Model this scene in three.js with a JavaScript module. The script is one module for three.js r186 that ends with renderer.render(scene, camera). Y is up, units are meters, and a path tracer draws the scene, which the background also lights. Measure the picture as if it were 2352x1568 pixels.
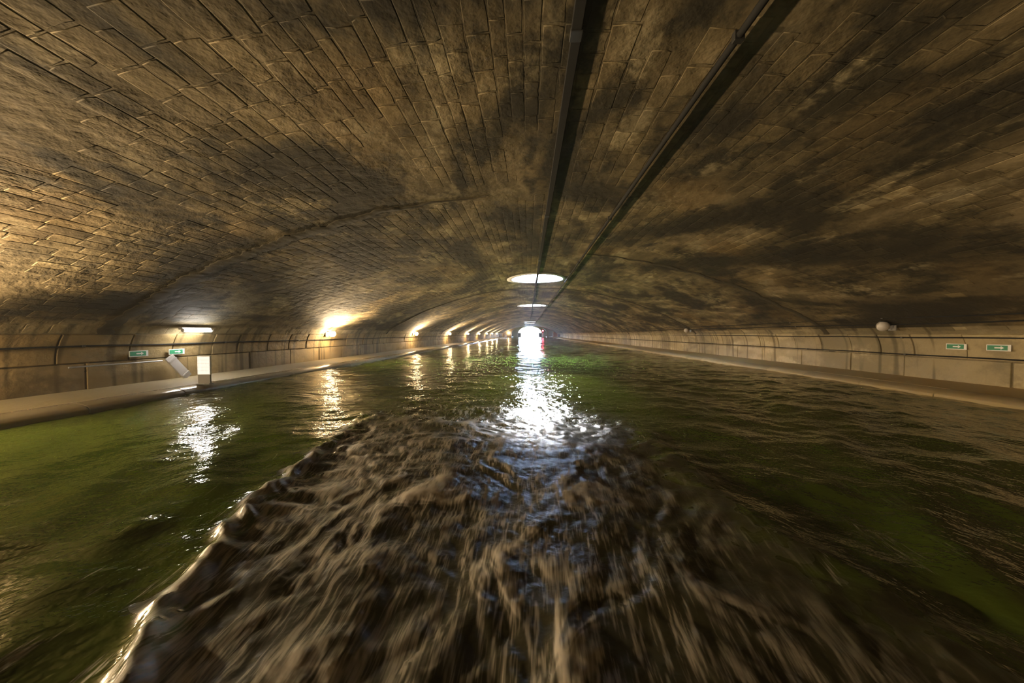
import * as THREE from 'three';
import { mergeGeometries } from 'three/addons/utils/BufferGeometryUtils.js';
import { RoundedBoxGeometry } from 'three/addons/geometries/RoundedBoxGeometry.js';
import { createNoise2D, createNoise3D } from 'simplex-noise';

// ---------------------------------------------------------------- camera, sky, exposure
const scene = new THREE.Scene();
const F = 780, EYE = 1.62;                                   // focal length in pixels of a 2352 x 1568 frame; eye height above the water
const camera = new THREE.PerspectiveCamera(2 * Math.atan(784 / F) * 180 / Math.PI, 2352 / 1568, 0.05, 900);
camera.position.set(0, EYE, 0);
camera.rotation.order = 'YXZ';
camera.rotation.y = Math.atan(37 / F);
camera.rotation.x = -Math.atan(18 / F);
scene.add(camera);

const renderer = new THREE.WebGLRenderer();
renderer.toneMapping = THREE.LinearToneMapping;
renderer.toneMappingExposure = 1.0;
renderer.shadowMap.enabled = true;
scene.background = new THREE.Color().setRGB(0.66, 0.90, 1.35);   // bright blue daylight, seen through the skylights and the far mouth
scene.backgroundIntensity = 125;
const sun = new THREE.DirectionalLight(new THREE.Color().setRGB(1.0, 0.98, 0.93), 85);          // hazy low sun ahead: slants through the skylights on to the water
sun.position.set(0.3, 26 * 0.5 + 0.1, -50 + 24); sun.target.position.set(0, 0, 0); sun.shadow.radius = 32; sun.castShadow = true; sun.name = 'sun';
Object.assign(sun.shadow.camera, { left: -160, right: 160, top: 160, bottom: -160, near: 1, far: 500 });
scene.add(sun, sun.target);
scene.fog = new THREE.FogExp2(new THREE.Color().setRGB(0.9, 0.95, 1.0), 0.0010);   // thin damp haze in the tunnel air
const LAMP_CD = 380, GLOBE_CD = 26, LAMP_COLOR = new THREE.Color().setRGB(1.0, 0.73, 0.43);   // each wall lamp: beam across the canal, glow of its globe

// ---------------------------------------------------------------- helpers
const rng = (seed) => () => { seed = (seed + 0x6d2b79f5) | 0; let t = Math.imul(seed ^ (seed >>> 15), 1 | seed); t = (t + Math.imul(t ^ (t >>> 7), 61 | t)) ^ t; return ((t ^ (t >>> 14)) >>> 0) / 4294967296; };
const n2 = createNoise2D(rng(11)), n2b = createNoise2D(rng(23)), n3 = createNoise3D(rng(37));
const { clamp, smoothstep, lerp } = THREE.MathUtils;
const taken = new Map();
function numbered(name) { const k = taken.get(name) ?? 0; taken.set(name, k + 1); return k ? name + '_' + String(k).padStart(3, '0') : name; }
function shade(o) { o.traverse((m) => { if (m.isMesh) { m.castShadow = true; m.receiveShadow = true; } }); return o; }
function top(o, name, data) { o.name = numbered(name); o.userData = data; scene.add(shade(o)); return o; }
function part(parent, name, geometry, material, data) { const m = new THREE.Mesh(geometry, material); m.name = name; m.castShadow = m.receiveShadow = true; if (data) m.userData = data; parent.add(m); return m; }
function group(name, data, x = 0, y = 0, z = 0, turn = 0) { const g = new THREE.Group(); g.position.set(x, y, z); g.rotation.y = turn; return top(g, name, data); }
const structure = (label) => ({ kind: 'structure', label });
const std = (r, g, b, rough = 0.8, more = {}) => new THREE.MeshStandardMaterial({ color: new THREE.Color().setRGB(r, g, b), roughness: rough, ...more });
function rod(a, b, r, seg = 10) {                            // a round bar between two points
  const v = new THREE.Vector3().subVectors(b, a), g = new THREE.CylinderGeometry(r, r, v.length(), seg);
  g.applyQuaternion(new THREE.Quaternion().setFromUnitVectors(new THREE.Vector3(0, 1, 0), v.clone().normalize()));
  return g.translate((a.x + b.x) / 2, (a.y + b.y) / 2, (a.z + b.z) / 2);
}
const V = (x, y, z) => new THREE.Vector3(x, y, z);
const box = (w, h, d, x = 0, y = 0, z = 0, r = 0.01) => new RoundedBoxGeometry(w, h, d, 1, Math.min(r, w / 2.1, h / 2.1, d / 2.1)).translate(x, y, z);

// ---------------------------------------------------------------- the tunnel's section
const AX = 0.72, HALF = 12, CROWN = 5.1, R = 22.42, YC = CROWN - R, RF = 1.2;      // axis, half width, crown height, vault radius, fillet radius
const YF = YC + Math.sqrt((R - RF) ** 2 - (HALF - RF) ** 2);                       // where wall turns into fillet
const LEDGE = 0.2, KERB = 9.66, NEAR = 26, END = 150;                              // towpath height, kerb from axis, tunnel runs z = +NEAR .. -END
const table = [];
{
  const half = [];
  for (let i = 0; i <= 12; i++) half.push([HALF, lerp(-0.6, YF, i / 12), 1, 0]);
  const t0 = Math.atan2(YF - YC, HALF - RF);
  for (let i = 1; i <= 14; i++) { const t = t0 * i / 14; half.push([HALF - RF + RF * Math.cos(t), YF + RF * Math.sin(t), Math.cos(t), Math.sin(t)]); }
  for (let i = 1; i <= 60; i++) { const t = lerp(t0, Math.PI / 2, i / 60); half.push([R * Math.cos(t), YC + R * Math.sin(t), Math.cos(t), Math.sin(t)]); }
  const all = [...half.map(([x, y, a, b]) => [-x, y, -a, b]), ...half.slice(0, -1).reverse()];
  let s = 0;
  all.forEach(([x, y, nx, ny], i) => { if (i) s += Math.hypot(x - all[i - 1][0], y - all[i - 1][1]); table.push({ s, x: x + AX, y, nx, ny }); });
}
const S = table[table.length - 1].s;
function P(s, lift = 0) {                                    // the section at arc length s, lifted into the tunnel
  let lo = 0, hi = table.length - 1;
  while (hi - lo > 1) { const m = (lo + hi) >> 1; if (table[m].s <= s) lo = m; else hi = m; }
  const a = table[lo], b = table[hi], t = clamp((s - a.s) / (b.s - a.s), 0, 1), nx = lerp(a.nx, b.nx, t), ny = lerp(a.ny, b.ny, t), k = Math.hypot(nx, ny);
  return [lerp(a.x, b.x, t) - nx / k * lift, lerp(a.y, b.y, t) - ny / k * lift];
}
const sOfY = (y) => y + 0.6;                                 // on the straight wall
const SW = sOfY(YF);                                         // arc length where the ceiling starts
const UV = (s, z) => [s / 28, z / 56];
function sOfX(x) { let best = 0, d = 1e9; for (const t of table) if (t.y > 2.5 && Math.abs(t.x - x) < d) { d = Math.abs(t.x - x); best = t.s; } return best; }
const vaultY = (x) => YC + Math.sqrt(R * R - (x - AX) ** 2);
const SKY_X = 0.56, SKY_R = 1.6, SKY_Z = [-21.5, -41.8, -100, -118];

// ---------------------------------------------------------------- textures: stone, stains, grain
function stainTexture() {
  const W = 1024, H = 2048, d = new Uint8Array(W * H * 4);
  const light = [184, 166, 136], mid = [136, 121, 92], dark = [66, 60, 42], pale = [208, 194, 166], ochre = [160, 124, 70];
  for (let j = 0; j < H; j++) {
    for (let i = 0; i < W; i++) {
      const s = i / W * 28, z = j / H * 56, wall = Math.min(s, S - s) < SW + 1.0;
      const warp = n2(s * 0.16 + 7, z * 0.09) * 1.6, big = n2(s * 0.20 + warp * 0.5, z * 0.13) + 0.5 * n2b(s * 0.48, z * 0.26 + warp);
      const med = n2b(s * 1.1 + warp, z * 0.55) + 0.5 * n2(s * 2.4, z * 1.3);
      const fine = n2(s * 5.2, z * 4.2) * 0.6 + n2b(s * 13, z * 12) * 0.4, g = n2(s * 29, z * 29);
      let t = 0.48 + 0.30 * big + 0.21 * med + 0.10 * fine + 0.05 * g;
      const c = [0, 0, 0];
      for (let k = 0; k < 3; k++) c[k] = t < 0.5 ? lerp(dark[k], mid[k], smoothstep(t, 0.12, 0.5)) : lerp(mid[k], light[k], smoothstep(t, 0.5, 0.85));
      const soot = smoothstep(n2b(s * 0.30 + 40, z * 0.17 + 9) + 0.35 * med + 0.2 * fine, 0.12, 0.75) * (wall ? 0.25 : 0.9);     // soot and damp patches
      const lime = smoothstep(n2(s * 0.7 + 90, z * 0.34) + 0.35 * med + 0.4 * fine, 0.35, 0.95) * 0.62;                                     // lime crusts
      const rust = smoothstep(n2b(s * 0.22 + 3, z * 0.19 + 55), 0.35, 0.8) * 0.3;
      for (let k = 0; k < 3; k++) { c[k] = lerp(c[k], ochre[k], rust); c[k] = lerp(c[k], pale[k], lime); c[k] = lerp(c[k], dark[k] * 0.8, soot); }
      if (wall) {                                            // runs of dirt down the wall
        const run = smoothstep(n2(z * 1.7, s * 0.12) + 0.5 * n2b(z * 4.6, s * 0.3), 0.35, 1.0) * 0.5;
        for (let k = 0; k < 3; k++) c[k] = lerp(c[k] * 0.45 + pale[k] * 0.56, dark[k] * 1.1, run);
      }
      const o = (j * W + i) * 4;
      for (let k = 0; k < 3; k++) d[o + k] = clamp(c[k], 0, 255);
      d[o + 3] = 255;
    }
  }
  const t = new THREE.DataTexture(d, W, H);
  t.colorSpace = THREE.SRGBColorSpace; t.magFilter = THREE.LinearFilter; t.wrapS = t.wrapT = THREE.MirroredRepeatWrapping; t.needsUpdate = true;
  return t;
}
function grainTexture(size, periods, seed) {                 // a tiling grey grain
  const d = new Uint8Array(size * size * 4), noise = createNoise3D(rng(seed)), tau = Math.PI * 2;
  for (let j = 0; j < size; j++) for (let i = 0; i < size; i++) {
    let v = 0, a = 0.5;
    for (const p of periods) {                               // wrap by blending the two edges
      const u = i / size, w = j / size, f = (x, y) => noise(x * p, y * p, p * 1.7);
      const q = (f(u, w) * (1 - u) + f(u - 1, w) * u) * (1 - w) + (f(u, w - 1) * (1 - u) + f(u - 1, w - 1) * u) * w;
      v += a * q; a *= 0.55;
    }
    const o = (j * size + i) * 4, b = clamp(128 + 127 * v * 1.2, 0, 255);
    d[o] = d[o + 1] = d[o + 2] = b; d[o + 3] = 255;
  }
  const t = new THREE.DataTexture(d, size, size);
  t.magFilter = THREE.LinearFilter; t.wrapS = t.wrapT = THREE.RepeatWrapping; t.needsUpdate = true;
  return t;
}
const stains = stainTexture();
const grain = grainTexture(512, [4, 9, 21, 47, 101], 71);
const grainVault = grain.clone(); grainVault.repeat.set(28 / 2.2, 56 / 2.2);
const VAULT_TINT = [0.64, 0.63, 0.53];
const M = {};
const vaultMat = (k, rough = 0.85) => new THREE.MeshStandardMaterial({ map: stains, color: new THREE.Color().setRGB(VAULT_TINT[0] * k, VAULT_TINT[1] * k, VAULT_TINT[2] * k), roughness: rough, bumpMap: grainVault, bumpScale: 0.03 });
M.vault = vaultMat(0.78);
M.stones = [0.70, 0.84, 0.98, 1.12].map((k) => vaultMat(k));
M.rubble = new THREE.MeshStandardMaterial({ map: stains, vertexColors: true, roughness: 0.85, bumpMap: grainVault, bumpScale: 0.03 });
M.wall = vaultMat(0.75);
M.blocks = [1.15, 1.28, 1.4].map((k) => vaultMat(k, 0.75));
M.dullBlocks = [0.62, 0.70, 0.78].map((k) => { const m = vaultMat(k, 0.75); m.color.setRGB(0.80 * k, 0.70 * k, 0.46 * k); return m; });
const grainM = grain.clone(); grainM.repeat.set(1 / 1.6, 1 / 1.6);
const concrete = (r, g, b, rough, extra = {}) => std(r, g, b, rough, { bumpMap: grainM, bumpScale: 0.012, ...extra });
M.joint = concrete(0.045, 0.038, 0.022, 0.9);
M.path = concrete(0.30, 0.25, 0.15, 0.62);
M.ochrePath = concrete(0.46, 0.33, 0.13, 0.8);
M.kerbs = [0.9, 1.0, 1.12].map((k) => std(0.24 * k, 0.20 * k, 0.13 * k, 0.17, { bumpMap: grainM, bumpScale: 0.002 }));
M.dryKerbs = [0.9, 1.0, 1.12].map((k) => std(0.34 * k, 0.25 * k, 0.11 * k, 0.7, { bumpMap: grainM, bumpScale: 0.006 }));
M.black = std(0.008, 0.008, 0.007, 0.9);
M.darkMetal = std(0.04, 0.04, 0.038, 0.5, { metalness: 0.3 });
M.galv = std(0.42, 0.42, 0.42, 0.45, { metalness: 0.6 });
M.white = std(0.78, 0.78, 0.76, 0.5);
M.grey = std(0.32, 0.31, 0.30, 0.6);
M.shaft = concrete(0.62, 0.63, 0.62, 0.8);

// a strip of the section between s0..s1 and z0..z1, lifted into the tunnel by lift
function shell(s0, s1, z0, z1, ns, nz, lift = 0, flip = false) {
  const p = [], uv = [], ix = [];
  for (let j = 0; j <= nz; j++) for (let i = 0; i <= ns; i++) {
    const s = lerp(s0, s1, i / ns), z = lerp(z0, z1, j / nz), [x, y] = P(s, lift);
    p.push(x, y, z); uv.push(...UV(s, z));
  }
  const w = ns + 1;
  for (let j = 0; j < nz; j++) for (let i = 0; i < ns; i++) {
    const a = j * w + i, b = a + 1, c = a + w, d = c + 1;
    if (flip) ix.push(a, b, c, b, d, c); else ix.push(a, c, b, b, c, d);
  }
  const g = new THREE.BufferGeometry();
  g.setAttribute('position', new THREE.Float32BufferAttribute(p, 3)); g.setAttribute('uv', new THREE.Float32BufferAttribute(uv, 2)); g.setIndex(ix);
  g.computeVertexNormals();
  return g;
}
// the square of vault round a skylight, with its round hole
const SQ = 2.3;
function holed(zc, lift, flip) {
  const p = [], uv = [], ix = [], NA = 64, NR = 5;
  for (let r = 0; r <= NR; r++) for (let i = 0; i <= NA; i++) {
    const a = i / NA * Math.PI * 2, c = Math.cos(a), s = Math.sin(a), k = SQ / Math.max(Math.abs(c), Math.abs(s)), d = lerp(SKY_R, k, r / NR);
    const x = SKY_X + c * d, z = zc + s * d;
    p.push(x, vaultY(x) - lift, z); uv.push(...UV(S / 2 + (x - AX), z));
  }
  for (let r = 0; r < NR; r++) for (let i = 0; i < NA; i++) { const a = r * (NA + 1) + i, b = a + 1, c = a + NA + 1, d = c + 1; if (flip) ix.push(a, b, c, b, d, c); else ix.push(a, c, b, b, c, d); }
  const g = new THREE.BufferGeometry();
  g.setAttribute('position', new THREE.Float32BufferAttribute(p, 3)); g.setAttribute('uv', new THREE.Float32BufferAttribute(uv, 2)); g.setIndex(ix);
  g.computeVertexNormals();
  return g;
}

// ---------------------------------------------------------------- ceiling: vault shell with skylight holes, thick
const S_A = S / 2 + Math.asin((SKY_X - SQ - AX) / R) * R, S_B = S / 2 + Math.asin((SKY_X + SQ - AX) / R) * R;
const THICK = -0.4;
{
  const parts = [];
  for (const [lift, flip] of [[0, true], [THICK, false]]) {
    parts.push(shell(SW, S_A, NEAR, -END, 60, 90, lift, flip), shell(S_B, S - SW, NEAR, -END, 60, 90, lift, flip));
    let z = NEAR;
    for (const zc of SKY_Z) { parts.push(shell(S_A, S_B, z, zc + SQ, 12, 20, lift, flip), holed(zc, lift, !flip)); z = zc - SQ; }
    parts.push(shell(S_A, S_B, z, -END, 12, 20, lift, flip));
  }
  var ceiling = top(new THREE.Mesh(mergeGeometries(parts), M.vault), 'ceiling', structure('low segmental stone vault over the canal, stained brown and grey'));
}

// ---------------------------------------------------------------- vault stones
const JOINTS = [-8.4, -14.8, -26, -42.8, -53.5, -70, -90, -112];          // construction joints ring the vault here
function stone(s, z, ds, dz, rise, rand) {                   // an uneven pillow of stone: outline, shoulder, face
  const K = 8, p = [], uv = [], ix = [];
  const ring = (shrink, lift) => { for (let k = 0; k < K; k++) { const o = outline[k]; const ss = s + o[0] * ds * shrink, zz = z + o[1] * dz * shrink, [x, y] = P(ss, lift + o[2] * (lift > 0 ? 1 : 0)); p.push(x, y, zz); uv.push(...UV(ss, zz)); } };
  const outline = [], jit = (k) => 0.5 - k * rand() ** 2;
  [[1, 1], [0, 1], [-1, 1], [-1, 0], [-1, -1], [0, -1], [1, -1], [1, 0]].forEach(([c, q]) => outline.push([c ? c * jit(0.09) : 0.3 * (rand() - 0.5), q ? q * jit(0.06) : 0.3 * (rand() - 0.5), (rand() - 0.5) * rise * 0.3]));
  ring(1, -0.02); ring(0.985, rise * 0.6); ring(0.93, rise);
  const [x, y] = P(s, rise * 1.05); p.push(x, y, z); uv.push(...UV(s, z));
  for (let r = 0; r < 2; r++) for (let k = 0; k < K; k++) { const a = r * K + k, b = r * K + (k + 1) % K; ix.push(a, a + K, b, b, a + K, b + K); }
  for (let k = 0; k < K; k++) ix.push(2 * K + k, 3 * K, 2 * K + (k + 1) % K);
  const g = new THREE.BufferGeometry();
  g.setAttribute('position', new THREE.Float32BufferAttribute(p, 3)); g.setAttribute('uv', new THREE.Float32BufferAttribute(uv, 2)); g.setIndex(ix);
  g.computeVertexNormals();
  return g;
}
{
  const rand = rng(5), all = [];
  const s0 = SW + 0.72, s1 = S - SW - 0.72;
  let s = s0;
  while (s < s1 - 0.12) {
    const h = Math.min(0.17 + 0.17 * rand(), s1 - s);
    let z = -1.5 - rand() * 0.5;
    while (z > -52) {
      const l = 0.28 + 0.5 * rand() * (0.6 + 0.4 * rand()), sc = s + h / 2, zc = z - l / 2, [x] = P(sc);
      const hole = SKY_Z.some((k) => Math.hypot(x - SKY_X, zc - k) < SKY_R + 0.42), joint = JOINTS.some((k) => Math.abs(zc - k) < 0.16 + l / 2);
      const cover = n2b(sc * 0.35 + 200, zc * 0.22);         // some of the vault is still rendered over
      if (!hole && !joint && cover > -0.45 && rand() > 0.06) all.push({ s: sc, z: zc, h: h - 0.004, l: l - 0.005, x });
      z -= l;
    }
    s += h;
  }
  const score = (o) => { const d = Math.hypot(o.x, 3.3, o.z); return (o.z < -3.2 && Math.abs(o.x) / -o.z < 1.35 ? 1 : 0) * o.h * o.l * 3 / d ** 3; };
  all.sort((a, b) => score(b) - score(a));
  const rest = [];
  all.forEach((o, i) => {
    const tone = clamp(0.45 + 0.30 * n2(o.s * 0.8, o.z * 0.6) + 0.6 * (rand() - 0.5) + (rand() < 0.08 ? 0.3 : 0), 0, 1), rise = 0.0015 + 0.0035 * rand();
    const g = stone(o.s, o.z, o.h, o.l, rise, rand);
    if (i < 300) part(ceiling, 'stone', g, M.stones[Math.floor(tone * 3.99)]);
    else {
      const k = lerp(0.50, 1.35, tone), n = g.attributes.position.count, c = new Float32Array(n * 3);
      for (let v = 0; v < n; v++) { c[v * 3] = VAULT_TINT[0] * k; c[v * 3 + 1] = VAULT_TINT[1] * k; c[v * 3 + 2] = VAULT_TINT[2] * k; }
      g.setAttribute('color', new THREE.BufferAttribute(c, 3)); rest.push(g);
    }
  });
  part(ceiling, 'rubble_masonry', mergeGeometries(rest), M.rubble, { kind: 'stuff', label: 'smaller and farther stones of the vault' });
  const jr = rng(91);
  for (const zj of JOINTS) {                                 // rough dark band of each construction joint
    const w = zj === -53.5 || zj === -8.4 ? 0.17 : 0.08 + 0.05 * jr(), N = 150, p = [], uv = [], ix = [];
    for (let i = 0; i <= N; i++) {
      const sj = lerp(zj === -14.8 ? S * 0.56 : SW - 0.3, zj === -8.4 ? S * 0.44 : S - SW + 0.3, i / N), thin = zj === -8.4 ? 1 - smoothstep(i / N, 0.55, 1) : zj === -14.8 ? smoothstep(i / N, 0, 0.4) : 1, a = thin * w * (1 + 0.5 * n2(i * 0.4, zj)), b = thin * w * (1 + 0.5 * n2b(i * 0.4, zj)), zz = zj + 0.12 * n2(i * 0.06, zj * 3);
      [[-b - 0.01, -0.02], [-b, 0.026], [a, 0.026], [a + 0.01, -0.02]].forEach(([dz, lift]) => { const [x, y] = P(sj, lift); p.push(x, y, zz + dz); uv.push(sj, zz + dz); });
    }
    for (let i = 0; i < N; i++) for (let k = 0; k < 3; k++) { const a = i * 4 + k; ix.push(a, a + 4, a + 1, a + 1, a + 4, a + 5); }
    const g = new THREE.BufferGeometry();
    g.setAttribute('position', new THREE.Float32BufferAttribute(p, 3)); g.setAttribute('uv', new THREE.Float32BufferAttribute(uv, 2)); g.setIndex(ix); g.computeVertexNormals();
    part(ceiling, 'joint_band', g, M.joint);
  }
}

// ---------------------------------------------------------------- skylights: round shafts up to the street
SKY_Z.forEach((zc, i) => {
  const w = group('window_' + (i + 1), structure('round daylight opening in the crown of the vault'), SKY_X, 0, zc);
  const y0 = vaultY(SKY_X);
  const wall = new THREE.LatheGeometry([[SKY_R, -0.1], [SKY_R, 0.7], [SKY_R + 0.3, 0.7], [SKY_R + 0.3, -0.1], [SKY_R, -0.1]].map(([r, y]) => new THREE.Vector2(r, y)), 64);
  // follow the vault's curve at the foot
  const q = wall.attributes.position;
  for (let k = 0; k < q.count; k++) q.setY(k, q.getY(k) < 0.1 ? vaultY(SKY_X + q.getX(k)) - 0.03 : y0 + q.getY(k));
  wall.computeVertexNormals();
  part(w, 'shaft', wall, M.shaft);
  const bar = [];
  for (const off of [-0.8, 0, 0.8]) { const l = Math.sqrt(SKY_R ** 2 - off * off); bar.push(rod(V(off, y0 + 0.66, -l), V(off, y0 + 0.66, l), 0.02, 6)); }
  bar.forEach((b) => part(w, 'bar', b, M.darkMetal));
});

// ---------------------------------------------------------------- walls with their blocks
function wallSide(side) {
  const f = (s) => (side < 0 ? s : S - s);
  const g = mergeGeometries([shell(f(0), f(SW), NEAR, -END, 6, 60, 0, side < 0), shell(f(0), f(SW), NEAR, -END, 6, 60, THICK, side > 0)]);
  const w = top(new THREE.Mesh(g, M.wall), side < 0 ? 'wall_left' : 'wall_right', structure(side < 0 ? 'block wall under the vault beside the lamp-lit towpath' : 'pale block wall under the vault facing the lamps'));
  const rand = rng(side < 0 ? 301 : 302);
  const block = (sa, sb, za, zb, ns, lift) => {              // a slab that follows the section, with its edges eased
    const e = 0.018, ss = [sa, sa + e], zs = [[za, -0.02], [za, lift - 0.012], [za - e, lift], [zb + e, lift], [zb, lift - 0.012], [zb, -0.02]];
    for (let i = 1; i < ns; i++) ss.push(lerp(sa + e, sb - e, i / ns));
    ss.push(sb - e, sb);
    const p = [], uv = [], ix = [], rows = ss.length, cols = zs.length;
    const add = (s, z, l) => { const [x, y] = P(f(s), l); p.push(x, y, z); uv.push(...UV(f(s), z)); };
    for (const [z, l] of zs) add(sa, z, -0.02);
    ss.forEach((s, i) => zs.forEach(([z, l]) => add(s, z, i === 0 || i === rows - 1 ? Math.min(l, lift - 0.012) : l)));
    for (const [z, l] of zs) add(sb, z, -0.02);
    for (let r = 0; r < rows + 1; r++) for (let c = 0; c < cols - 1; c++) { const a = r * cols + c, b = a + 1, d = a + cols, h = d + 1; if (side < 0) ix.push(a, b, d, b, h, d); else ix.push(a, d, b, b, d, h); }
    const bg = new THREE.BufferGeometry();
    bg.setAttribute('position', new THREE.Float32BufferAttribute(p, 3)); bg.setAttribute('uv', new THREE.Float32BufferAttribute(uv, 2)); bg.setIndex(ix); bg.computeVertexNormals();
    return bg;
  };
  for (const [ya, yb, len, ns] of [[sOfY(0.16), sOfY(0.86), 2.3, 2], [sOfY(0.885), SW + 0.70, 1.25, 5]]) {
    let z = 1.0 - rand();
    while (z > -128) {
      const l = Math.min(len * (0.8 + 0.4 * rand()), z + 129), gap = 0.02 + 0.02 * rand() + (rand() < 0.12 ? 0.06 : 0);
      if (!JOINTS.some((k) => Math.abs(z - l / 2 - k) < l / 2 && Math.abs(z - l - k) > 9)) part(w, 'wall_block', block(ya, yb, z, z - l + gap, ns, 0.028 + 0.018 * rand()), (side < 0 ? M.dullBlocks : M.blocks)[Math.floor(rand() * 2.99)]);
      z -= l;
    }
  }
  return w;
}
const wallLeft = wallSide(-1), wallRight = wallSide(1);
part(wallLeft, 'bay_door', box(0.12, 2.1, 13, AX - HALF + 0.08, 1.2, -138.5), M.black); part(wallRight, 'bay_door', box(0.12, 2.1, 9, AX + HALF - 0.08, 1.2, -141), M.black);

// ---------------------------------------------------------------- towpaths with rounded kerb stones
function towpath(side) {
  const x0 = AX + side * KERB, x1 = AX + side * HALF, w = group('towpath', structure(side < 0 ? 'narrow towpath with wet rounded kerb, under the row of lamps' : 'narrow ochre towpath at the foot of the unlit wall'));
  const inner = x0 + side * 0.42;
  const slab = new THREE.BoxGeometry(Math.abs(x1 + side * 0.3 - inner), 1.2, NEAR + END, 2, 1, 40).translate((x1 + side * 0.3 + inner) / 2, LEDGE - 0.6, (NEAR - END) / 2);
  { const p = slab.attributes.position, u = slab.attributes.uv; for (let i = 0; i < p.count; i++) u.setXY(i, p.getX(i), p.getZ(i)); }
  part(w, 'path_slab', slab, side < 0 ? M.path : M.ochrePath);
  const r = 0.05, drop = 0.09, prof = [[0.44, -1.2], [0, -1.2], [0, LEDGE - drop - r]];   // worn kerb: rounded nose, crowned top
  for (let i = 1; i <= 5; i++) { const a = i / 5 * 1.08; prof.push([r - r * Math.cos(a), LEDGE - drop - r + r * Math.sin(a)]); }
  for (let i = 1; i <= 9; i++) { const t = i / 9, x = lerp(0.03, 0.42, t); prof.push([x, LEDGE + 0.004 - drop * (1 - x / 0.42) ** 2]); }
  prof.push([0.44, LEDGE - 0.02], [0.44, -1.2]);
  const rand = rng(side < 0 ? 41 : 42), variants = [];
  for (let v = 0; v < 4; v++) {
    const len = 1.7 + v * 0.25, p = [], uv = [], ix = [], n = prof.length;
    for (const z of [0, -0.012, -(len - 0.03), -(len - 0.018)]) prof.forEach(([px, py], k) => { const e = z === 0 || z < -(len - 0.025) ? 0.012 : 0; p.push((px + (px < 0.02 ? e : 0)) * side, py - (py > 0 ? e : 0), z); uv.push(k * 0.07, z); });
    for (let j = 0; j < 3; j++) for (let k = 0; k < n - 1; k++) { const a = j * n + k, b = a + 1, c = a + n, d = c + 1; if (side < 0) ix.push(a, b, c, b, d, c); else ix.push(a, c, b, b, c, d); }
    const g = new THREE.BufferGeometry();
    g.setAttribute('position', new THREE.Float32BufferAttribute(p, 3)); g.setAttribute('uv', new THREE.Float32BufferAttribute(uv, 2)); g.setIndex(ix); g.computeVertexNormals();
    variants.push([len, g]);
  }
  let z = 4;
  while (z > -END + 3) {
    const [len, g] = variants[Math.floor(rand() * 3.99)];
    const m = part(w, 'kerb_stone', g, (side < 0 ? M.kerbs : M.dryKerbs)[Math.floor(rand() * 2.99)]);
    m.position.set(x0 + side * 0.008 * rand(), -0.01 * rand(), z);
    z -= len;
  }
  return w;
}
towpath(-1); towpath(1);
top(new THREE.Mesh(new THREE.BoxGeometry(30, 0.4, NEAR + END + 100).translate(AX, -2.4, (NEAR - END - 100) / 2), M.path), 'floor', structure('bed of the canal under the water'));
top(new THREE.Mesh(new THREE.BoxGeometry(30, 10, 0.5).translate(AX, 2.4, NEAR + 0.25), M.wall), 'wall_back', structure('dark end of the tunnel stretch behind the boat'));

// ---------------------------------------------------------------- far end: narrowing piers, mouth
{
  const ZM = -172, PX = 0.9, MW = 5.75;
  const w = group('wall_end', structure('far end of the tunnel with piers and a bright arched mouth'));
  // front wall: section of the vault filled, with an arched passage and dark bays cut through it
  const sh = new THREE.Shape(); sh.moveTo(-13.5, -1.2); sh.lineTo(15, -1.2); sh.lineTo(15, 6.2); sh.lineTo(-13.5, 6.2); sh.lineTo(-13.5, -1.2);
  const arch = (x0, x1, ys, yt, n = 24) => { const h = new THREE.Path(), c = (x0 + x1) / 2, a = (x1 - x0) / 2; h.moveTo(x0, -1.2 + 0.02); h.lineTo(x0, ys); for (let i = 1; i < n; i++) { const t = Math.PI - Math.PI * i / n; h.lineTo(c + a * Math.cos(t), ys + (yt - ys) * Math.sin(t)); } h.lineTo(x1, ys); h.lineTo(x1, -1.2 + 0.02); h.lineTo(x0, -1.2 + 0.02); return h; };
  sh.holes.push(arch(-7.3, 8.2, 2.0, 5.05), arch(9.1, 11.0, 2.4, 3.2, 8));
  part(w, 'pier_wall', new THREE.ExtrudeGeometry(sh, { depth: 2.5, bevelEnabled: false, curveSegments: 4 }).translate(0, 0, -END - 2.5), concrete(0.46, 0.38, 0.29, 0.85));
  // passage between the piers and the mouth
  const side = (x, wdt) => new THREE.BoxGeometry(wdt, 7, 20).translate(x, 1.8, -END - 2.5 - 9);
  part(w, 'passage_wall', side(-10.6, 1), M.wall); part(w, 'passage_wall', side(13, 1), M.wall);
  part(w, 'passage_roof', new THREE.BoxGeometry(25, 0.6, 22).translate(AX, 5.45, -END - 12), M.wall);
  const sh2 = new THREE.Shape(); sh2.moveTo(-13.5, -1.2); sh2.lineTo(15, -1.2); sh2.lineTo(15, 6.2); sh2.lineTo(-13.5, 6.2); sh2.lineTo(-13.5, -1.2);
  sh2.holes.push(arch(PX - MW, PX + MW, 1.9, 5.12));
  part(w, 'mouth_wall', new THREE.ExtrudeGeometry(sh2, { depth: 1.5, bevelEnabled: false }).translate(0, 0, ZM), concrete(0.40, 0.36, 0.30, 0.85));
  part(w, 'ledge', box(3.2, 1.4, 22, -8.9, -0.5, -END - 11, 0.03), M.path); part(w, 'ledge', box(3.6, 1.4, 22, 10.2, -0.5, -END - 11, 0.03), M.path);
  // quays outside the mouth
  part(w, 'quay', new THREE.BoxGeometry(10, 2.2, 90).translate(-12.5, 0.05, -218), M.path); part(w, 'quay', new THREE.BoxGeometry(10, 2.2, 90).translate(14.4, 0.05, -218), M.path);
}

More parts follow.
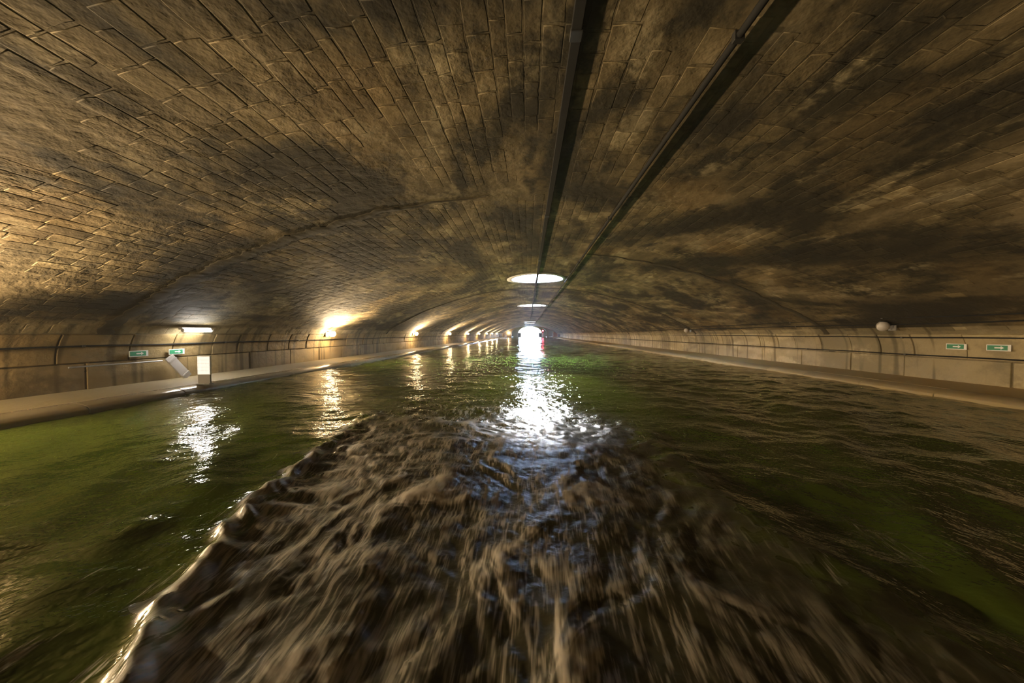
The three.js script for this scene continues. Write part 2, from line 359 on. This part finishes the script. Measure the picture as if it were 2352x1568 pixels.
// ---------------------------------------------------------------- water: waves and the boat's churned wake
const waves = [];
{
  const rand = rng(77);
  for (let i = 0; i < 46; i++) {
    const l = 0.28 * Math.pow(16, Math.pow(i / 45, 1.2)), a = (rand() - 0.5) * Math.PI * 1.5 + Math.PI / 2, k = 2 * Math.PI / l;
    waves.push({ l, kx: Math.cos(a) * k, kz: Math.sin(a) * k, ph: rand() * 6.28, amp: l * 0.0034 * (0.6 + 0.8 * rand()) * (l > 1.8 ? 0.55 : 1) });
  }
}
const wakeMid = (d) => -0.25 + 0.02 * d;
const wakeLeft = (d) => -1.45 - 1.65 * (1 - Math.exp(-(d - 0.9) / 1.9)), wakeRight = (d) => 2.35 - 0.5 * (1 - Math.exp(-(d - 1.4) / 1.2)) + Math.max(0, d - 5) * 0.05;
function churn(x, d) {                                       // the boiling water behind the screw: shared by the swell and by the foam that rides on it
  const fan = (x - wakeMid(d)) / (1 + 0.10 * d), sx = fan * 1.7 + 0.35 * n2(fan * 0.8, d * 0.5), sz = d * 0.8;
  const t1 = n3(sx * 0.9, sz * 0.9, 1), t2 = n2(sx * 2.1 + t1, sz * 1.8), t3 = n2b(sx * 5 + t2 * 0.6, sz * 4);
  return [fan, t1, t2, t3];
}
function wave(x, z, cell) {
  let h = 0;
  for (const w of waves) { const f = clamp((w.l / cell - 2.5) / 3, 0, 1); if (f > 0) h += f * w.amp * Math.sin(w.kx * x + w.kz * z + w.ph); }
  const d = -z;
  h *= 0.75 + 0.4 * n2(x * 0.11 + 5, z * 0.07);
  if (d > -2 && d < 30) {
    const l = wakeLeft(d), r = wakeRight(d), u = (x - l) / (r - l);
    const inside = smoothstep(u, -0.02 - 0.02 * d, 0.06) * (1 - smoothstep(u, 0.86, 1.04 + 0.03 * d)), fade = (1 - 0.5 * smoothstep(d, 4, 12)) * (1 - smoothstep(d, 14, 26));
    const [, t1, t2, t3] = churn(x, d), core = Math.exp(-(((x - wakeMid(d)) / 1.25) ** 2));
    h += inside * fade * (0.022 * t1 * (0.5 + core) + 0.013 * t2 + 0.008 * t3 + (0.005 * n2(x * 16, z * 6) + 0.003 * n2b(x * 31, z * 11)) * (1 + 0.9 * smoothstep(d, 5, 9)));
    const edge = (x - l - 0.06 * n2(d * 2, 3)) / 0.09, cl = Math.exp(-edge * edge) * (1 - smoothstep(d, 3.2, 7.5));
    h += cl * (0.07 + 0.03 * t3);
    const e2 = (x - r) / 0.3; h += Math.exp(-e2 * e2) * (1 - smoothstep(d, 2.5, 8)) * 0.06;
    for (const s of [-1, 1]) for (let k = 0; k < 4; k++) {   // divergent waves running out to both banks
      const line = s * (1.9 + 1.1 * k + (0.50 - 0.03 * k) * d) + 0.25 * n2(d * 0.35, k + s * 9), q = (x - line) / (0.26 + 0.03 * d);
      if (Math.abs(q) < 3) h += 0.05 * Math.exp(-q * q) * smoothstep(d, -1, 3) * (1 - smoothstep(d, 8, 22)) * (1 - 0.15 * k);
    }
  }
  return h;
}
function stirred(x, d) {                                     // silt brought up by the screw, in the same torn outline as the foam
  const u = (x - wakeLeft(d)) / (wakeRight(d) - wakeLeft(d)), j = 0.08 * n2(x * 2, d * 1.5) + 0.05 * n2b(x * 6, d * 4);
  return smoothstep(u, -0.04 + j, 0.04 + j) * (1 - smoothstep(u, 0.9 + j, 1.1 + j)) * (1 - smoothstep(d + 6 * j, 5, 8.5));
}
function foam(x, d) {                                        // how much of the surface is bubbles: torn sheets, streaks, a curling edge
  const l = wakeLeft(d), r = wakeRight(d), u = (x - l) / (r - l);
  if (u < -0.6 || u > 1.7) return 0;
  const jl = 0.04 * n2(d * 1.7, 3) + 0.025 * n2b(d * 5, 8), inside = smoothstep(u, -0.03 + jl, 0.03 + jl) * (1 - smoothstep(u, 0.78 + jl, 1.05 + jl));
  const [fan, t1, t2, t3] = churn(x, d), core = Math.exp(-(((x - wakeMid(d)) / 1.2) ** 2));
  const fib = n2(fan * 12 + 0.45 * t2, d * 0.75) * 0.40 + n2b(fan * 30 + 0.4 * t3, d * 1.7) * 0.40 + n2(fan * 74, d * 4) * 0.36;      // drawn-out fibres
  const lace = 1 - Math.abs(n2(fan * 4.2 + t1, d * 2.4 + t2)) * 2.2;                                                                   // ragged ridges
  const sheet = 0.95 * t1 + 0.55 * t2 + 0.22 * t3 + 0.2 * lace;
  const near = 1 - smoothstep(d, 2.6, 6.5), mid = 1 - smoothstep(d, 4.5, 10);
  const lumps = smoothstep(sheet + 0.55 * fib + 0.2 * core, 0.28, 1.3) * (0.5 + 0.5 * core) * near * (1 - 0.65 * smoothstep(u, 0.58, 0.95));
  const left = smoothstep(fib + 0.35 * t2 + 0.3, 0.0, 0.95) * (1 - smoothstep(u, 0.18, 0.5)) * 0.55 * (1 - smoothstep(d, 4.5, 8));
  const bubbles = smoothstep(fib * 1.2 + 0.4 * t2 + 0.2 * t3 + 0.2, 0.0, 1.0) * 0.5 * mid * (0.45 + 0.55 * (1 - smoothstep(u, 0.45, 0.95)));
  const edge = (x - l - 0.06 * n2(d * 2, 3)) / 0.07, cl = Math.exp(-edge * edge) * (1 - smoothstep(d, 3.0, 6)) * clamp(0.45 + 0.5 * fib, 0, 0.65);
  const flecks = smoothstep(n2(x * 3.0, d * 1.0) + 0.75 * fib, 0.72, 1.25) * (1 - inside) * (1 - smoothstep(Math.abs(u - 0.5), 0.5, 0.95)) * (1 - smoothstep(d, 3, 9)) * 0.5;
  return clamp(Math.max(inside * Math.max(lumps, left, bubbles), cl, flecks), 0, 1);
}
{
  const xs = [], zs = [];
  const xl = AX - KERB - 0.05, xr = AX + KERB + 0.05, NX = 470;
  for (let i = 0; i <= NX; i++) xs.push(lerp(xl, xr, i / NX));
  let z = 12; zs.push(z);
  while (z > 0) { z -= 0.4; zs.push(z); }
  while (z > -1.2) { z -= 0.06; zs.push(z); }
  while (z > -290) { const d = -z; z -= d < 6 ? 0.026 : clamp(0.026 + (d - 6) * 0.0042, 0.026, 1.2); zs.push(z); }
  const nx = xs.length, nz = zs.length, p = new Float32Array(nx * nz * 3), uv = new Float32Array(nx * nz * 2), uv1 = new Float32Array(nx * nz * 2), ix = new Uint32Array((nx - 1) * (nz - 1) * 6);
  const FX = [-4.2, 4.2], FD = [0.6, 17];                    // the foam chart: metres across and astern; its rim is plain water
  for (let j = 0, v = 0; j < nz; j++) {
    const cell = Math.max(0.042, j ? Math.abs(zs[j] - zs[j - 1]) : 0.4);
    for (let i = 0; i < nx; i++, v++) {
      p[v * 3] = xs[i]; p[v * 3 + 1] = wave(xs[i], zs[j], cell); p[v * 3 + 2] = zs[j];
      uv[v * 2] = (xs[i] - FX[0]) / (FX[1] - FX[0]); uv[v * 2 + 1] = (-zs[j] - FD[0]) / (FD[1] - FD[0]);
      uv1[v * 2] = xs[i] / 1.3; uv1[v * 2 + 1] = zs[j] / 1.3;
    }
  }
  for (let j = 0, o = 0; j < nz - 1; j++) for (let i = 0; i < nx - 1; i++) { const a = j * nx + i, b = a + 1, c = a + nx, d = c + 1; ix[o++] = a; ix[o++] = b; ix[o++] = c; ix[o++] = b; ix[o++] = d; ix[o++] = c; }
  const g = new THREE.BufferGeometry();
  g.setAttribute('position', new THREE.BufferAttribute(p, 3)); g.setAttribute('uv', new THREE.BufferAttribute(uv, 2)); g.setAttribute('uv1', new THREE.BufferAttribute(uv1, 2)); g.setIndex(new THREE.BufferAttribute(ix, 1));
  g.computeVertexNormals();
  const W = 1500, H = 2000, cd = new Uint8Array(W * H * 4), rd = new Uint8Array(W * H * 4);
  const body = [0.054, 0.074, 0.010], silt = [0.040, 0.037, 0.018], froth = [0.62, 0.55, 0.45], srgb = (c) => 255 * (c <= 0.0031308 ? 12.92 * c : 1.055 * Math.pow(c, 1 / 2.4) - 0.055);
  for (let j = 0, o = 0; j < H; j++) for (let i = 0; i < W; i++, o += 4) {
    const rim = i === 0 || j === 0 || i === W - 1 || j === H - 1, f = rim ? 0 : foam(lerp(FX[0], FX[1], (i + 0.5) / W), lerp(FD[0], FD[1], (j + 0.5) / H));
    const stir = rim ? 0 : stirred(lerp(FX[0], FX[1], (i + 0.5) / W), lerp(FD[0], FD[1], (j + 0.5) / H));
    for (let c = 0; c < 3; c++) { cd[o + c] = srgb(lerp(lerp(body[c], silt[c], stir), froth[c], f)); rd[o + c] = lerp(lerp(15, 95, stir), 200, smoothstep(f, 0.05, 0.6)); }
    cd[o + 3] = rd[o + 3] = 255;
  }
  const tex = (d, cs) => { const t = new THREE.DataTexture(d, W, H); t.magFilter = THREE.LinearFilter; if (cs) t.colorSpace = THREE.SRGBColorSpace; t.needsUpdate = true; return t; };
  const ripple = grainTexture(512, [5, 11, 23, 45], 19); ripple.channel = 1;
  const mat = new THREE.MeshPhysicalMaterial({ map: tex(cd, true), roughnessMap: tex(rd), roughness: 1, ior: 1.333, bumpMap: ripple, bumpScale: 0.016 });
  top(new THREE.Mesh(g, mat), 'canal_water', { kind: 'stuff', label: 'dark green canal water with ripples and a foaming boat wake', category: 'water' });
}

// ---------------------------------------------------------------- wall lamps
function lampLights(g, k) {                                  // the globe glows all round; the white back plate throws most of its light out across the water
  const glow = new THREE.PointLight(LAMP_COLOR, GLOBE_CD * k); glow.position.set(0.33, 0, 0); glow.shadow.radius = 8; glow.castShadow = true; glow.name = 'lamp_glow'; g.add(glow);
  const beam = new THREE.SpotLight(LAMP_COLOR, LAMP_CD * k, 0, 1.36, 0.75); beam.position.set(0.34, 0, 0); beam.target.position.set(5, 2.5, 0); g.add(beam, beam.target);
  beam.shadow.radius = 7; beam.castShadow = true; beam.name = 'lamp_beam';
}
function lampBody(lit) {
  const g = new THREE.Group();
  const b = lit;
  part(g, 'mount', box(0.05, 0.3, 0.24, 0.02, 0, 0, 0.015), M.grey);
  part(g, 'bracket', rod(V(0.02, 0.1, 0), V(0.3, 0.14, 0), 0.022), M.darkMetal);
  part(g, 'cap', new THREE.LatheGeometry([[0.001, 0.22], [0.06, 0.215], [0.085, 0.19], [0.09, 0.15], [0.001, 0.15]].map(([r, y]) => new THREE.Vector2(r, y)), 20).translate(0.33, -0.03, 0), M.darkMetal);
  part(g, 'globe', new THREE.SphereGeometry(0.165, 28, 18).translate(0.33, 0, 0), b ? M.glow : M.opal);
  return g;
}
M.glow = new THREE.MeshStandardMaterial({ color: new THREE.Color().setRGB(0.9, 0.85, 0.75), roughness: 0.4, emissive: new THREE.Color().setRGB(1.0, 0.74, 0.42), emissiveIntensity: 75 });
M.opal = std(0.62, 0.58, 0.54, 0.35);
const XL = AX - HALF, XR = AX + HALF;
function wallAt(y, side) { let best = null, d = 1e9; for (const t of table) if ((t.x - AX) * side > 6 && Math.abs(t.y - y) < d) { d = Math.abs(t.y - y); best = t.x; } return best; }
const lampX = wallAt(EYE, -1);
const ORDER = ['first', 'second', 'third', 'fourth', 'fifth', 'sixth', 'seventh', 'eighth'];
[9.9, -4.1, -18.1, -32.1, -46.1, -60.2, -74.1, -88, -101, -116.5].forEach((z, i) => {
  const g = lampBody(true); g.position.set(lampX + 0.05, EYE - 0.01, z);
  top(g, 'wall_lamp', { label: i < 1 ? 'glowing warm globe lamp on the wall behind the stern of the boat' : i === 1 ? 'glowing warm globe lamp on the wall before the pale handrail' : 'glowing warm globe lamp on the wall, ' + ORDER[i - 2] + ' beyond the white tube light', category: 'lamp', group: 'lit lamps along the wall' });
  lampLights(g, 1);
});
{ // the lamp on the pier at the far end
  const g = lampBody(true); g.position.set(-8.6, 2.0, -END + 0.02); g.rotation.y = -Math.PI / 2;
  top(g, 'pier_lamp', { label: 'small glowing lamp on the face of the far stone pier', category: 'lamp' });
  lampLights(g, 0.4);
}
for (const z of [-12.0, -26.2]) {
  const g = lampBody(false); g.position.set(wallAt(1.87, 1) - 0.04, 1.87, z); g.rotation.y = Math.PI;
  top(g, 'unlit_wall_lamp', { label: z > -20 ? 'unlit pale globe lamp on the vault next to the exit signs' : 'small unlit pale globe lamp on the vault, one further from the exit signs', category: 'lamp', group: 'unlit lamps opposite' });
}
{ // the white tube light
  const g = group('tube_light', { label: 'white fluorescent tube light fixed lengthwise on the wall above the kerb', category: 'lamp' }, wallAt(1.74, -1) + 0.22, 1.72, -10.5);
  part(g, 'housing', box(0.12, 0.09, 1.0, 0.0, 0.06, 0, 0.02), M.grey);
  part(g, 'tube', new THREE.CapsuleGeometry(0.045, 0.82, 6, 16).rotateX(Math.PI / 2).translate(0.07, 0, 0), new THREE.MeshStandardMaterial({ color: 0xffffff, emissive: new THREE.Color().setRGB(1, 0.95, 0.88), emissiveIntensity: 95, roughness: 0.4 }));
  for (const z of [-0.47, 0.47]) part(g, 'end_cap', new THREE.CylinderGeometry(0.05, 0.05, 0.05, 14).rotateX(Math.PI / 2).translate(0.07, 0, z), M.grey);
  for (const z of [-0.3, 0, 0.3]) { const l = new THREE.PointLight(new THREE.Color().setRGB(1, 0.93, 0.82), 0.8); l.position.set(0.17, -0.02, z); l.shadow.radius = 2; l.castShadow = true; l.name = 'tube_glow_light'; g.add(l); }
}

// ---------------------------------------------------------------- conduits and cables
function cable(name, label, pts, r, mat, clampEvery, side, groupName) {
  const g = group(name, { label, category: 'cable', ...(groupName ? { group: groupName } : {}) });
  const c = new THREE.CatmullRomCurve3(pts, false, 'centripetal');
  part(g, 'cable_run', new THREE.TubeGeometry(c, Math.max(60, pts.length * 6), r, 8), mat);
  if (clampEvery) for (let z = -clampEvery; z > -100; z -= clampEvery) {
    const t = pts.reduce((b, p) => (Math.abs(p.z - z) < Math.abs(b.z - z) ? p : b), pts[0]);
    part(g, 'clamp', box(r * 2.6, r * 2.6, 0.07, t.x, t.y, t.z, 0.005), M.darkMetal);
  }
  return g;
}
const run = (fx, fy, wob, z0 = 2, z1 = -140, step = 3) => { const a = []; for (let z = z0; z >= z1; z -= step) a.push(V(fx(z), fy(z) + wob * n2(z * 0.31, fx(z)), z)); return a; };
{
  const g = group('crown_conduit', { label: 'flat black conduit running along the crown of the vault past the skylights', category: 'conduit' }, 0.54, CROWN - 0.055, 0);
  for (let i = 0; i < 24; i++) part(g, 'conduit_length', box(0.125, 0.04, 5.98, 0.012 * (i % 2), 0, -1 - 6 * i, 0.012), M.black);
  for (let i = 0; i < 24; i++) part(g, 'coupler', box(0.145, 0.05, 0.16, 0.006, -0.002, -4 - 6 * i, 0.01), M.darkMetal);
}
cable('vault_cable', 'dark cable on the vault slanting beside the black conduit', run(() => 2.35, () => vaultY(2.35) - 0.105, 0.01), 0.042, M.black, 5, 0);
for (const [y, side, label, wob] of [
  [2.12, 1, 'sagging dark cable highest on the wall above the ochre towpath', 0.05], [1.93, 1, 'dark cable just under the highest one above the ochre towpath', 0.04],
  [1.50, 1, 'dark cable where the pale block wall meets the vault', 0.015], [0.93, 1, 'thin dark cable across the middle of the pale block wall', 0.008],
  [1.30, -1, 'dark cable running along the wall below the glowing globe lamps', 0.015]]) {
  const x = (z) => wallAt(y, side) - side * 0.075;
  cable('wall_cable', label, run(x, () => y, wob, 2, -128, 2), 0.021, M.black, 4, side);
}

// ---------------------------------------------------------------- green exit signs
function exitSign(x, y, z, side, label) {
  const g = group('exit_sign', { label, category: 'sign', group: side < 0 ? 'exit signs on the lamp-lit wall' : 'exit signs on the pale wall' }, x, y, z, side < 0 ? Math.PI / 2 : -Math.PI / 2);
  const plate = part(g, 'plate', box(0.48, 0.17, 0.015, 0, 0, 0, 0.004), M.white);
  const green = std(0.02, 0.22, 0.10, 0.5);
  part(plate, 'green_field', box(0.40, 0.13, 0.006, -0.02, 0, 0.009, 0.002), green);
  const a = new THREE.Shape(); [[-0.1, -0.018], [0.02, -0.018], [0.02, -0.045], [0.09, 0], [0.02, 0.045], [0.02, 0.018], [-0.1, 0.018]].forEach(([u, v], i) => (i ? a.lineTo(u, v) : a.moveTo(u, v)));
  part(plate, 'arrow', new THREE.ExtrudeGeometry(a, { depth: 0.003, bevelEnabled: false }).translate(0.03, 0, 0.012), M.white);
  return g;
}
for (const z of [-9.2, -10.25]) exitSign(XL + 0.14, 1.05, z, -1, z > -10 ? 'green and white exit sign with arrow directly above the pale handrail' : 'green and white exit sign with arrow directly above the leaning plank');
for (const z of [-9.7, -10.6]) exitSign(wallAt(1.24, 1) - 0.10, 1.24, z, 1, z > -10 ? 'green and white exit sign with arrow, second from the unlit globe lamp' : 'green and white exit sign with arrow, nearest to the unlit globe lamp');

// ---------------------------------------------------------------- things on the lamp-lit towpath
{
  const g = group('light_board', { label: 'white backlit gridded board on a grey post at the kerb', category: 'sign' }, AX - KERB + 0.16 - 0.3, LEDGE, -9.1, 0.1);
  M.backlit = std(0.8, 0.8, 0.78, 0.5, { emissive: new THREE.Color().setRGB(1, 0.98, 0.92), emissiveIntensity: 0.7 });
  part(g, 'base_plate', box(0.36, 0.03, 0.16, 0, 0.018, 0, 0.008), M.grey);
  part(g, 'post', box(0.33, 0.26, 0.05, 0, 0.15, 0, 0.01), M.grey);
  const face = part(g, 'board', box(0.35, 0.54, 0.05, 0, 0.53, 0, 0.012), M.white);
  for (let i = 0; i < 3; i++) for (let j = 0; j < 5; j++) part(face, 'tile', box(0.10, 0.09, 0.014, -0.11 + i * 0.11, 0.33 + j * 0.1, 0.028, 0.004), M.backlit);
}
{
  const g = group('leaning_plank', { label: 'grey plank leaning aslant against the wall near the handrail', category: 'plank' }, XL + 0.30, LEDGE + 0.37, -10.15);
  const m = part(g, 'board', box(0.05, 0.84, 0.26, 0, 0, 0, 0.008), std(0.42, 0.40, 0.38, 0.7));
  for (const y of [-0.28, 0.28]) part(m, 'batten', box(0.03, 0.05, 0.26, 0.035, y, 0, 0.005), std(0.36, 0.34, 0.32, 0.7));
  g.rotation.x = 0.62; g.rotation.z = 0.12;
}
{
  const g = group('handrail', { label: 'thin pale metal handrail on the wall before the leaning plank', category: 'handrail' }, XL + 0.14, 0.8, -8.75);
  part(g, 'rail', rod(V(0.08, 0, 1.1), V(0.08, 0.0, -1.0), 0.02), M.galv);
  for (const z of [-0.9, 0, 0.95]) part(g, 'bracket', rod(V(-0.08, -0.03, z), V(0.08, 0, z), 0.012, 6), M.galv);
}
{ // landing stage with railing far down the towpath
  const g = group('landing_stage', { label: 'pale landing stage with railing on the towpath near the far end', category: 'landing stage' }, AX - KERB + 0.6, 0.1, -112);
  part(g, 'deck', box(2.2, 0.18, 9, 0, -0.02, 0, 0.02), M.white);
  for (const z of [-4, -2, 0, 2, 4]) part(g, 'post', rod(V(0.9, 0.05, z), V(0.9, 1.1, z), 0.05, 8), M.galv);
  for (const y of [0.6, 1.08]) part(g, 'rail', rod(V(0.9, y, -4.1), V(0.9, y, 4.1), 0.04, 8), M.galv);
  for (const z of [-3, 0, 3]) part(g, 'pile', rod(V(0.8, -2.3, z), V(0.8, 0, z), 0.1, 8), M.darkMetal);
}
// ---------------------------------------------------------------- things at the far mouth
{
  const g = group('boat_signal', { label: 'red boat traffic signal on a pale post beside the tunnel mouth', category: 'traffic signal' }, 5.9 + 3.0 - 0.2, 0.2, -END + 1.2);
  g.position.set(6.35, -0.6, -END + 3);
  part(g, 'foundation', box(1.2, 1.6, 1.2, 0, -0.1, 0, 0.04), M.path);
  part(g, 'post', rod(V(0, 0.7, 0), V(0, 3.0, 0), 0.16, 12), M.white);
  const hood = part(g, 'housing', box(0.8, 1.3, 0.3, 0, 3.3, 0, 0.05), M.black);
  const red = new THREE.MeshStandardMaterial({ color: new THREE.Color().setRGB(0.5, 0.02, 0.05), emissive: new THREE.Color().setRGB(1.0, 0.06, 0.10), emissiveIntensity: 45, roughness: 0.4 });
  part(hood, 'red_lamp', new THREE.SphereGeometry(0.3, 20, 12).scale(1, 1, 0.5).translate(0, 3.45, 0.16), red);
  part(hood, 'visor', new THREE.CylinderGeometry(0.3, 0.3, 0.3, 20, 1, true, Math.PI / 2, Math.PI).rotateX(Math.PI / 2).translate(0, 3.47, 0.28), M.black);
  const l = new THREE.PointLight(new THREE.Color().setRGB(1, 0.08, 0.12), 14); l.position.set(0, 3.45, 0.42); l.shadow.radius = 6; l.castShadow = true; l.name = 'red_signal_light'; g.add(l);
}
for (const [x, name, label] of [[0.9 - 5.1, 'gate_pier', 'dark block pier on the side of the bright mouth nearer the lamps'], [0.9 + 5.1, 'gate_pier', 'dark block pier at the bright mouth beside the red signal']]) {
  const g = group(name, { label, category: 'pier' }, x, -1, -169.2);
  part(g, 'shaft', box(1.5, 3.0, 1.6, 0, 1.4, 0, 0.05), std(0.06, 0.065, 0.08, 0.8));
  part(g, 'coping', box(1.7, 0.16, 1.8, 0, 2.97, 0, 0.04), std(0.10, 0.10, 0.12, 0.8));
}

renderer.render(scene, camera);
